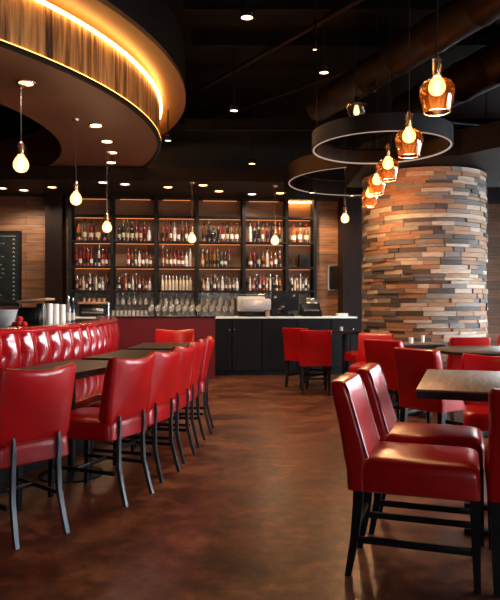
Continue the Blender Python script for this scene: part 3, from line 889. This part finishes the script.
tag(obj('grey_bin', lt([(0, 0), (.10, 0), (.15, .20), (.14, .20), (.09, .01), (0, .01)], 24), M['greycloth'], loc=p), 'grey tapered bin at the left picture edge behind the booth', 'bin')
p = on_arc(19, 9.1); t = thing('fruit_dish', 'small dish of red fruit in front of the black machine', 'dish', p)
obj('dish', lt([(0, 0), (.05, 0), (.11, .03), (.105, .034), (.05, .008), (0, .008)], 24), M['black_gloss'], t)
for k, (x, y, z) in enumerate(((0, 0, .05), (-.05, .02, .045), (.05, .01, .045), (.0, .02, .10))):
    tag(obj('red_fruit', lt([(0, -.035), (.025, -.028), (.036, 0), (.026, .027), (0, .034)], 14), M['red_plastic'], loc=(p.x + x, p.y + y, p.z + z)),
        'small red fruit in the dish, %s' % ('in the middle', 'at the left', 'at the right', 'on top')[k], 'fruit', 'red fruit in the dish')

# ------------------------------------------------------------------ bar
def barroot(name, label, cat, group=None):
    return thing(name, label, cat, tuple(P0), A_BAR, group)
CT = 1.15
# cabinets (px edges at the counter front, v=-.72)
VF = -.72
edges = [205, 232, 262, 297, 331, 355]
names = ['leftmost', 'second', 'middle', 'fourth', 'rightmost']
for i in range(5):
    u0, u1 = bar_u(edges[i], VF), bar_u(edges[i + 1], VF)
    t = barroot('bar_cabinet', '%s charcoal panelled cabinet under the white bar counter' % names[i].capitalize(), 'cabinet', 'bar cabinets')
    obj('body', bx(u0 + .002, u1 - .002, VF + .02, -.02, .09, CT - .04), M['cabinet'], t, False)
    obj('toe_kick', bx(u0 + .002, u1 - .002, VF + .08, -.02, 0, .09), M['black'], t, False)
    bm = bmesh.new()
    for a, b, c, d_ in ((u0 + .015, u0 + .09, .11, 1.06), (u1 - .09, u1 - .015, .11, 1.06), (u0 + .09, u1 - .09, .11, .20), (u0 + .09, u1 - .09, .97, 1.06)):
        box(bm, a, b, VF - .004, VF + .02, c, d_)
    box(bm, u0 + .09, u1 - .09, VF + .008, VF + .02, .2, .97)
    dr = obj('door', bm, M['cabinet'], t, False)
    obj('knob', lt([(0, 0), (.006, 0), (.006, .02), (.014, .025), (.012, .035), (0, .038)], 12), M['steel'], dr)
    dr.children[0].rotation_euler = (PI / 2, 0, 0); dr.children[0].location = ((u0 + .05) if i in (1, 3) else (u1 - .05), VF - .004, .9)
uL, uR = bar_u(40, VF), bar_u(357, VF)
t = barroot('bar_counter', 'long white bar counter top running under the bottle shelves', 'counter')
obj('worktop', bx(uL, uR, VF - .03, .3, CT - .035, CT, bev=.004), M['counter'], t)
t = barroot('back_bar_base', 'dark cabinet run hidden behind the crimson partition', 'cabinet')
obj('body', bx(uL, bar_u(205, VF) - .003, VF + .02, .3, 0, CT - .036), M['cabinet'], t, False)
# shelf unit
t = barroot('bottle_shelves', 'tall dark back bar shelving with lit wooden back in six bays', 'shelf')
posts = [70, 112, 156, 197, 244, 287, 315]
pu = [bar_u(p) for p in posts]
SH = [1.68, 2.17, 2.69, 3.22]; TOPZ = 3.58
pw = .032
bays = []
for i, u in enumerate(pu):
    w_ = pw if i not in (5,) else .03
    obj('post', bx(u - w_, u + w_, -.02, .34, CT, TOPZ), M['black'], t, False)
for i in range(6):
    a, b = pu[i] + pw, pu[i + 1] - pw; bays.append((a, b))
    for k, z in enumerate(SH):
        obj('shelf', bx(a, b, -.01 if k < 3 else .06, .34, z - .035, z), M['black'], t, False)
        if k < 3:
            obj('light_strip', bx(a + .02, b - .02, .29, .31, SH[k + 1] - .045, SH[k + 1] - .036), M['shelf_led'], t, False)
obj('back_panel', bx(pu[0], pu[-1], .335, .36, SH[0], TOPZ), M['shelfback'], t, False)
M['tile'] = simple('mirror_tile', (.16, .145, .13), .3, metal=.4, var=.75, nscale=16)
obj('splashback', bx(pu[0], pu[-1], .335, .36, CT, SH[0]), M['tile'], t, False)
obj('header', bx(pu[0] - .05, pu[-1] + .05, -.03, .36, TOPZ, 3.599), M['black'], t, False)
obj('niche_light', bx(bays[5][0] + .0, bays[5][1], .25, .29, TOPZ - .02, TOPZ - .006), emit('niche_led', (1, .5, .14), 55), t, False)
for i in range(5):
    obj('niche_light', bx(bays[i][0] + .1, bays[i][1] - .1, .28, .30, TOPZ - .015, TOPZ - .008), M['shelf_led'], t, False)

# bottles
bcols = {'dark red': (.12, .008, .010), 'amber': (.26, .065, .012), 'ruby': (.20, .008, .011), 'orange': (.50, .14, .03), 'black': (.012, .012, .014),
         'brown': (.10, .035, .014), 'clear': (.45, .42, .40), 'green': (.03, .06, .02), 'pale': (.55, .42, .28)}
BM = {}
for k, c in bcols.items():
    BM[k] = simple('bottle_' + k.replace(' ', '_'), c, .14, coat=.6, var=.25, nscale=20)
shapes = {
    'round-shouldered': ([(0, 0), (.95, 0), (1, .02), (1, .56), (.9, .63), (.55, .69), (.32, .73), (.28, .95), (0, .95)], 1.0),
    'tall slim': ([(0, 0), (.78, 0), (.8, .02), (.8, .60), (.7, .66), (.40, .70), (.27, .74), (.25, .95), (0, .95)], 1.05),
    'squat': ([(0, 0), (1.1, 0), (1.15, .03), (1.15, .45), (.95, .60), (.34, .70), (.32, .94), (0, .94)], .84),
    'sloping': ([(0, 0), (.95, 0), (1, .03), (.98, .48), (.85, .60), (.5, .68), (.30, .74), (.28, .95), (0, .95)], .98),
    'square-shouldered': ([(0, 0), (.98, 0), (1.02, .02), (1.02, .62), (.9, .68), (.38, .71), (.34, .94), (0, .94)], .92)}
protos = {}
def bottle_proto(shape, colr, lab, cap, H, r):
    key = (shape, colr, lab, cap, H)
    prof, hs = shapes[shape]
    h = H * hs
    t = thing('bottle', '', 'bottle')
    obj('glass_body', lt([(a * r, z * h) for a, z in prof], 12), BM[colr], t)
    ww = prof[2][0] * r * 1.03
    obj('label', lt([(ww, .16 * h), (ww, .38 * h)], 12, cap=False), M['paper'] if lab == 'cream' else (M['paper_white'] if lab == 'white' else M['black']), t)
    obj('cap', lt([(0, .86 * h), (r * .38, .86 * h), (r * .38, h), (0, h)], 10), M['steel'] if cap == 'steel' else (M['leather'] if cap == 'red' else M['black']), t)
    return t, r
first_used = {}
bayn = ['first', 'second', 'third', 'fourth', 'fifth', 'sixth']
counts = {2: [5, 8, 8, 8, 8, 3], 1: [9, 7, 8, 8, 8, 1], 0: [10, 10, 9, 10, 10, 7]}
rown = {2: 'top', 1: 'middle', 0: 'lowest'}
pal = {2: ['dark red', 'black', 'amber', 'brown', 'ruby', 'black', 'dark red', 'clear', 'brown', 'dark red'],
       1: ['amber', 'ruby', 'brown', 'clear', 'dark red', 'green', 'brown', 'black', 'dark red'],
       0: ['amber', 'clear', 'pale', 'ruby', 'brown', 'clear', 'dark red', 'black']}
gaps = {(2, 5): (.0, .95), (1, 1): (.25, 1), (1, 0): (0, 1), (1, 3): (0, .8), (1, 5): (.12, .3)}
for row in (2, 1, 0):
    for b in range(6):
        a0, a1 = bays[b]; n = counts[row][b]
        g0, g1 = gaps.get((row, b), (0.02, .98))
        L = a1 - a0; s0, s1 = a0 + g0 * L + .05, a0 + g1 * L - .05
        for k in range(n):
            u = s0 + (s1 - s0) * (k + .5) / n + R.uniform(-.003, .003)
            sp = (s1 - s0) / n
            colr = R.choice(pal[row]); shape = R.choice(list(shapes)); lab = R.choice(['cream', 'white', 'white', 'black', 'cream', 'black']); cap = R.choice(['black', 'steel', 'red'])
            if row == 0 and b == 2: colr, shape, lab, cap = 'pale', 'square-shouldered', 'cream', 'steel'
            Hq = {2: R.choice((.40, .43)), 1: R.choice((.37, .41)), 0: .33}[row]
            key = (shape, colr, lab, cap, Hq)
            v = .07 + R.uniform(-.015, .02)
            p = bar_pt(u, v, SH[row] + .001)
            text = '%s %s bottle with %s label, %s from left on %s shelf, %s bay' % (colr, shape, lab, ords[k], rown[row], bayn[b])
            rr = .056
            if key not in first_used:
                t, r_ = bottle_proto(shape, colr, lab, cap, Hq, rr); first_used[key] = t
                t.location = p; t['label'] = text; t['group'] = 'bottles on the back bar shelves'
            else:
                t = dup(first_used[key], p, R.uniform(0, 6), text, 'bottles on the back bar shelves')
            sc = min(1, sp * .92 / (rr * 2.3)); t.scale = (sc, sc, 1)
# glasses on counter and shelf
def stem_glass(label):
    r = .036
    return obj('stem_glass', lt([(0, 0), (r * .9, 0), (r * .9, .004), (.005, .012), (.004, .09), (r * .6, .11), (r, .15), (r * .85, .205), (r * .80, .205), (r * .93, .15), (r * .5, .115), (0, .1)], 14), M['stemglass'])
def tumbler():
    r = .035
    return obj('tumbler', lt([(0, 0), (r * .85, 0), (r, .12), (r * .93, .12), (r * .78, .012), (0, .012)], 14), M['stemglass'])
sg = stem_glass(''); tag(sg, 'x', 'glass', 'stem glasses on the bar counter')
first = True
def place_glass(u, v, z, label, group, src, sc=1):
    global first
    o_ = src.copy(); C.objects.link(o_)
    o_.location = bar_pt(u, v, z); o_['label'] = label; o_['group'] = group; o_.scale = (sc, sc, sc)
    return o_
k = 0
for rw, v in ((0, -.42), (1, -.28)):
    for i in range(13):
        u = bar_u(150, v) + i * (bar_u(231, v) - bar_u(150, v)) / 12.0 + (.04 if rw else 0)
        place_glass(u, v, CT + .001, 'clear stem glass on the bar counter, %s from left in the %s row' % (ords[i], ('front', 'rear')[rw]), 'stem glasses on the bar counter', sg, 1.0 if rw == 0 else 1.15)
for b in (0, 3, 4, 5):
    for i in range(6 if b < 5 else 4):
        a0, a1 = bays[b]
        place_glass(a0 + (a1 - a0) * (i + .6) / (6.4 if b < 5 else 4.4), .215, SH[0] + .001, 'upright stem glass behind the bottles, %s from left, lowest shelf, %s bay' % (ords[i], bayn[b]), 'stem glasses behind the bottles', sg, 1.35)
for b in (1, 2, 3, 4):
    for i in range(7):
        a0, a1 = bays[b]
        g_ = place_glass(a0 + (a1 - a0) * (i + .5) / 7, .10 if i % 2 else .16, SH[0] - .036, 'stem glass hanging upside down under the lowest shelf, %s from left, %s bay' % (ords[i], bayn[b]), 'stem glasses hanging under the shelf', sg, 1.25)
        g_.rotation_euler = (PI, 0, 0)
bpy.data.objects.remove(sg)
tm = tumbler(); tag(tm, 'x', 'glass', 'tumblers')
for i in range(9):
    u = bar_u(113, -.3) + i * (bar_u(146, -.3) - bar_u(113, -.3)) / 8
    place_glass(u, -.3, CT + .001, 'short clear tumbler on the counter behind the partition, %s from left' % ords[i], 'tumblers on the counter', tm, 1)
bpy.data.objects.remove(tm)

def on_bar(px, v, z=CT + .001): return bar_pt(bar_u(px, v), v, z)
# espresso machine
p = on_bar(251, -.38); t = thing('espresso_machine', 'chrome two-group espresso machine on the white counter', 'coffee machine', p, A_BAR)
w = 27 / F * 12.9
obj('body', bx(-w / 2, w / 2, -.08, .2, .10, .40, bev=.02), M['chrome_bright'], t)
obj('drip_tray', bx(-w / 2, w / 2, -.24, .2, .0, .10, bev=.01), M['black_gloss'], t)
obj('hood', bx(-w / 2, w / 2, -.22, .0, .28, .41, bev=.02), M['chrome_bright'], t)
obj('cup_rail', tb([(-w / 2 + .02, -.2, .44), (w / 2 - .02, -.2, .44), (w / 2 - .02, .18, .44), (-w / 2 + .02, .18, .44)], .007, 6, True), M['steel'], t)
for s in (-1, 1):
    g = obj('group_head', lt([(0, 0), (.035, 0), (.038, .05), (0, .05)], 16), M['steel'], t); g.location = (s * .12, -.16, .225)
    h_ = obj('portafilter', tb([(0, 0, 0), (0, -.12, -.01)], [.014, .018], 8), M['black'], g)
    obj('gauge', lt([(0, 0), (.02, 0), (.02, .01), (0, .01)], 16), M['black'], t); t.children[-1].location = (s * .05, -.221, .35); t.children[-1].rotation_euler = (PI / 2, 0, 0)
# left machine with cups on top
p = on_bar(94, -.3); t = thing('glass_washer', 'black machine with a brass top tray left on the counter', 'machine', p, A_BAR); w = 27 / F * 12.3
obj('body', bx(-w / 2, w / 2, -.2, .2, 0, .24, bev=.01), M['black_gloss'], t)
obj('front_panel', bx(-w / 2 + .05, w / 2 - .05, -.21, -.2, .07, .17, bev=.004), M['steel'], t)
obj('top_tray', bx(-w / 2 - .01, w / 2 + .01, -.22, .2, .25, .29, bev=.006), M['oak'], t)
obj('handle', tb([(w / 2 + .04, -.15, 0), (w / 2 + .04, -.15, .27)], .022, 8), M['steel'], t)
for i in range(5):
    q = bar_pt(bar_u(84 + i * 5, -.36), -.36, CT + .292)
    tag(obj('cup', lt([(0, 0), (.028, 0), (.036, .07), (.032, .07), (.024, .008), (0, .008)], 14), M['copper'], loc=q), 'small amber cup on top of the left machine, %s from left' % ords[i], 'cup', 'cups on the machine')
# till monitor
p = on_bar(285, -.35); t = thing('till_terminal', 'black till terminal with a wide screen turned away, right of the espresso machine', 'till', p, A_BAR)
obj('base', bx(-.17, .17, -.15, .15, 0, .05, bev=.015), M['black_gloss'], t)
obj('stand', bx(-.05, .05, -.02, .06, .05, .18, bev=.01), M['black'], t)
s = obj('screen', bx(-.28, .28, -.02, .02, 0, .36, bev=.012), M['screen'], t); s.location = (0, -.03, .12); s.rotation_euler = (-.25, .03, 0)
obj('side_box', bx(-.30, -.18, -.1, .1, 0, .16, bev=.01), M['black_gloss'], t)
# card printer
p = on_bar(311, -.38); t = thing('cash_register', 'black cash register with sloping keypad at the right of the counter', 'till', p, A_BAR)
secs = [[(x, -.17, 0), (x, .17, 0), (x, .17, .25), (x, .08, .27), (x, -.05, .14), (x, -.17, .10)] for x in (-.19, .19)]
obj('body', loft(bmesh.new(), secs), M['black_gloss'], t, False)
bm = bmesh.new()
for i in range(5):
    for j in range(3): box(bm, -.15 + i * .05, -.115 + i * .05, -.015 - .012, .0, -.012 + j * 0, .0)
bm.free()
bm = bmesh.new()
for i in range(6):
    for j in range(3):
        yy = -.145 + j * .035; box(bm, -.16 + i * .053, -.125 + i * .053, yy, yy + .022, .105 + j * .012, .118 + j * .012)
obj('keys', bm, M['steel'], t, False)
s = obj('display', bx(-.08, .14, -.01, .01, 0, .12, bev=.004), M['steel'], t); s.location = (0, .08, .26); s.rotation_euler = (-.3, 0, 0)
# paper cup & box & speaker
tag(obj('paper_cup', lt([(0, 0), (.035, 0), (.045, .11), (0, .11)], 18), M['oak'], loc=on_bar(267.5, -.66)), 'small brown paper cup in front of the espresso machine', 'cup')
t = thing('napkin_box', 'low white napkin box at the right end of the counter', 'box', on_bar(342, -.45), A_BAR)
obj('box', bx(-.11, .11, -.07, .07, 0, .05, bev=.008), M['white'], t); obj('lid', bx(-.112, .112, -.072, .072, .05, .062, bev=.004), M['white'], t)
t = thing('shelf_speaker', 'small black speaker on the middle shelf of the last bay', 'speaker', bar_pt(bays[5][0] + (bays[5][1] - bays[5][0]) * .66, .12, SH[1] + .001), A_BAR)
obj('cabinet', bx(-.11, .11, -.1, .1, 0, .27, bev=.01), M['black'], t); g = obj('cone', lt([(0, 0), (.06, 0), (.075, .012), (0, .012)], 20), M['black_gloss'], t); g.location = (0, -.101, .12); g.rotation_euler = (PI / 2, 0, 0)

# chalk menu board on the left of the back wall
u0, u1 = bar_u(-28, .35), bar_u(19, .35)
t = barroot('menu_board', 'black chalk menu board with faint chalk lines on the wood wall', 'board')
obj('board', bx(u0, u1, .33, .37, 1.42, 2.84), M['slate'], t, False)
bm = bmesh.new()
for a, b, c, d_ in ((u0 - .05, u1 + .05, 2.84, 2.9), (u0 - .05, u1 + .05, 1.36, 1.42), (u0 - .05, u0, 1.42, 2.84), (u1, u1 + .05, 1.42, 2.84)): box(bm, a, b, .32, .37, c, d_)
obj('frame', bm, M['black'], t, False)
bm = bmesh.new(); rg = random.Random(5)
for i in range(15):
    z = 2.72 - i * .087
    u = u0 + .08
    while u < u1 - .32:
        l_ = rg.uniform(.03, .09); zz = z + rg.uniform(-.004, .004)
        tube(bm, [(u, .328, zz), (u + l_ * .3, .328, zz + .012), (u + l_ * .6, .328, zz - .008), (u + l_, .328, zz + .006)], .0045, 4); u += l_ + rg.uniform(.015, .05)
        if rg.random() < .12: break
    tube(bm, [(u1 - .12, .328, z - .01), (u1 - .10, .328, z + .018), (u1 - .08, .328, z - .012)], .006, 4)
tube(bm, [(u0 + .06, .328, 2.79), (u1 - .06, .328, 2.79)], .004, 4)
obj('chalk_lettering', bm, M['chalk'], t)
# framed dark panel on wood wall right
u0, u1 = bar_u(327.5, .35), bar_u(342, .35)
t = barroot('wall_panel', 'small silver-framed dark panel on the wood wall right of the bottle shelves', 'wall panel')
zt, zb = CAMH + (HY - 265) / F * 13.7, CAMH + (HY - 290.5) / F * 13.7
obj('panel', bx(u0 + .03, u1 - .03, .33, .37, zb + .03, zt - .03), M['mirror'], t, False)
bm = bmesh.new()
for a, b, c, d_ in ((u0, u1, zt - .03, zt), (u0, u1, zb, zb + .03), (u0, u0 + .03, zb + .03, zt - .03), (u1 - .03, u1, zb + .03, zt - .03)): box(bm, a, b, .31, .37, c, d_)
obj('frame', bm, M['steel'], t, False)

# ------------------------------------------------------------------ world and camera
wd = bpy.data.worlds.new('world'); S.world = wd; wd.use_nodes = True
bg = wd.node_tree.nodes['Background']; bg.inputs['Color'].default_value = (.92, .95, 1.0, 1); bg.inputs['Strength'].default_value = 26.0
cam = bpy.data.cameras.new('camera'); co = bpy.data.objects.new('camera', cam); C.objects.link(co)
co.location = (0, 0, CAMH); co.rotation_euler = (PI / 2, 0, 0)
cam.sensor_fit = 'VERTICAL'; cam.sensor_height = 24; cam.lens = F / 600 * 24; cam.shift_y = 4 / 600
cam.clip_end = 200
S.camera = co
S.view_settings.view_transform = 'Standard'; S.view_settings.look = 'None'
S.view_settings.exposure = 0.12; S.view_settings.gamma = 1; S.view_settings.use_curve_mapping = False
S.cycles.use_denoising = True
S.cycles.max_bounces = 8; S.cycles.transparent_max_bounces = 16
S.cycles.sample_clamp_indirect = 2.5
S.cycles.use_light_tree = True
for q in bpy.data.materials:
    if q.name.split('.')[0] in ('filament', 'bulb_glow', 'bulb_hot', 'dim_bulb', 'downlight_lens', 'ring_led'):
        q.cycles.emission_sampling = 'NONE'      # their light comes from the lamps placed with them
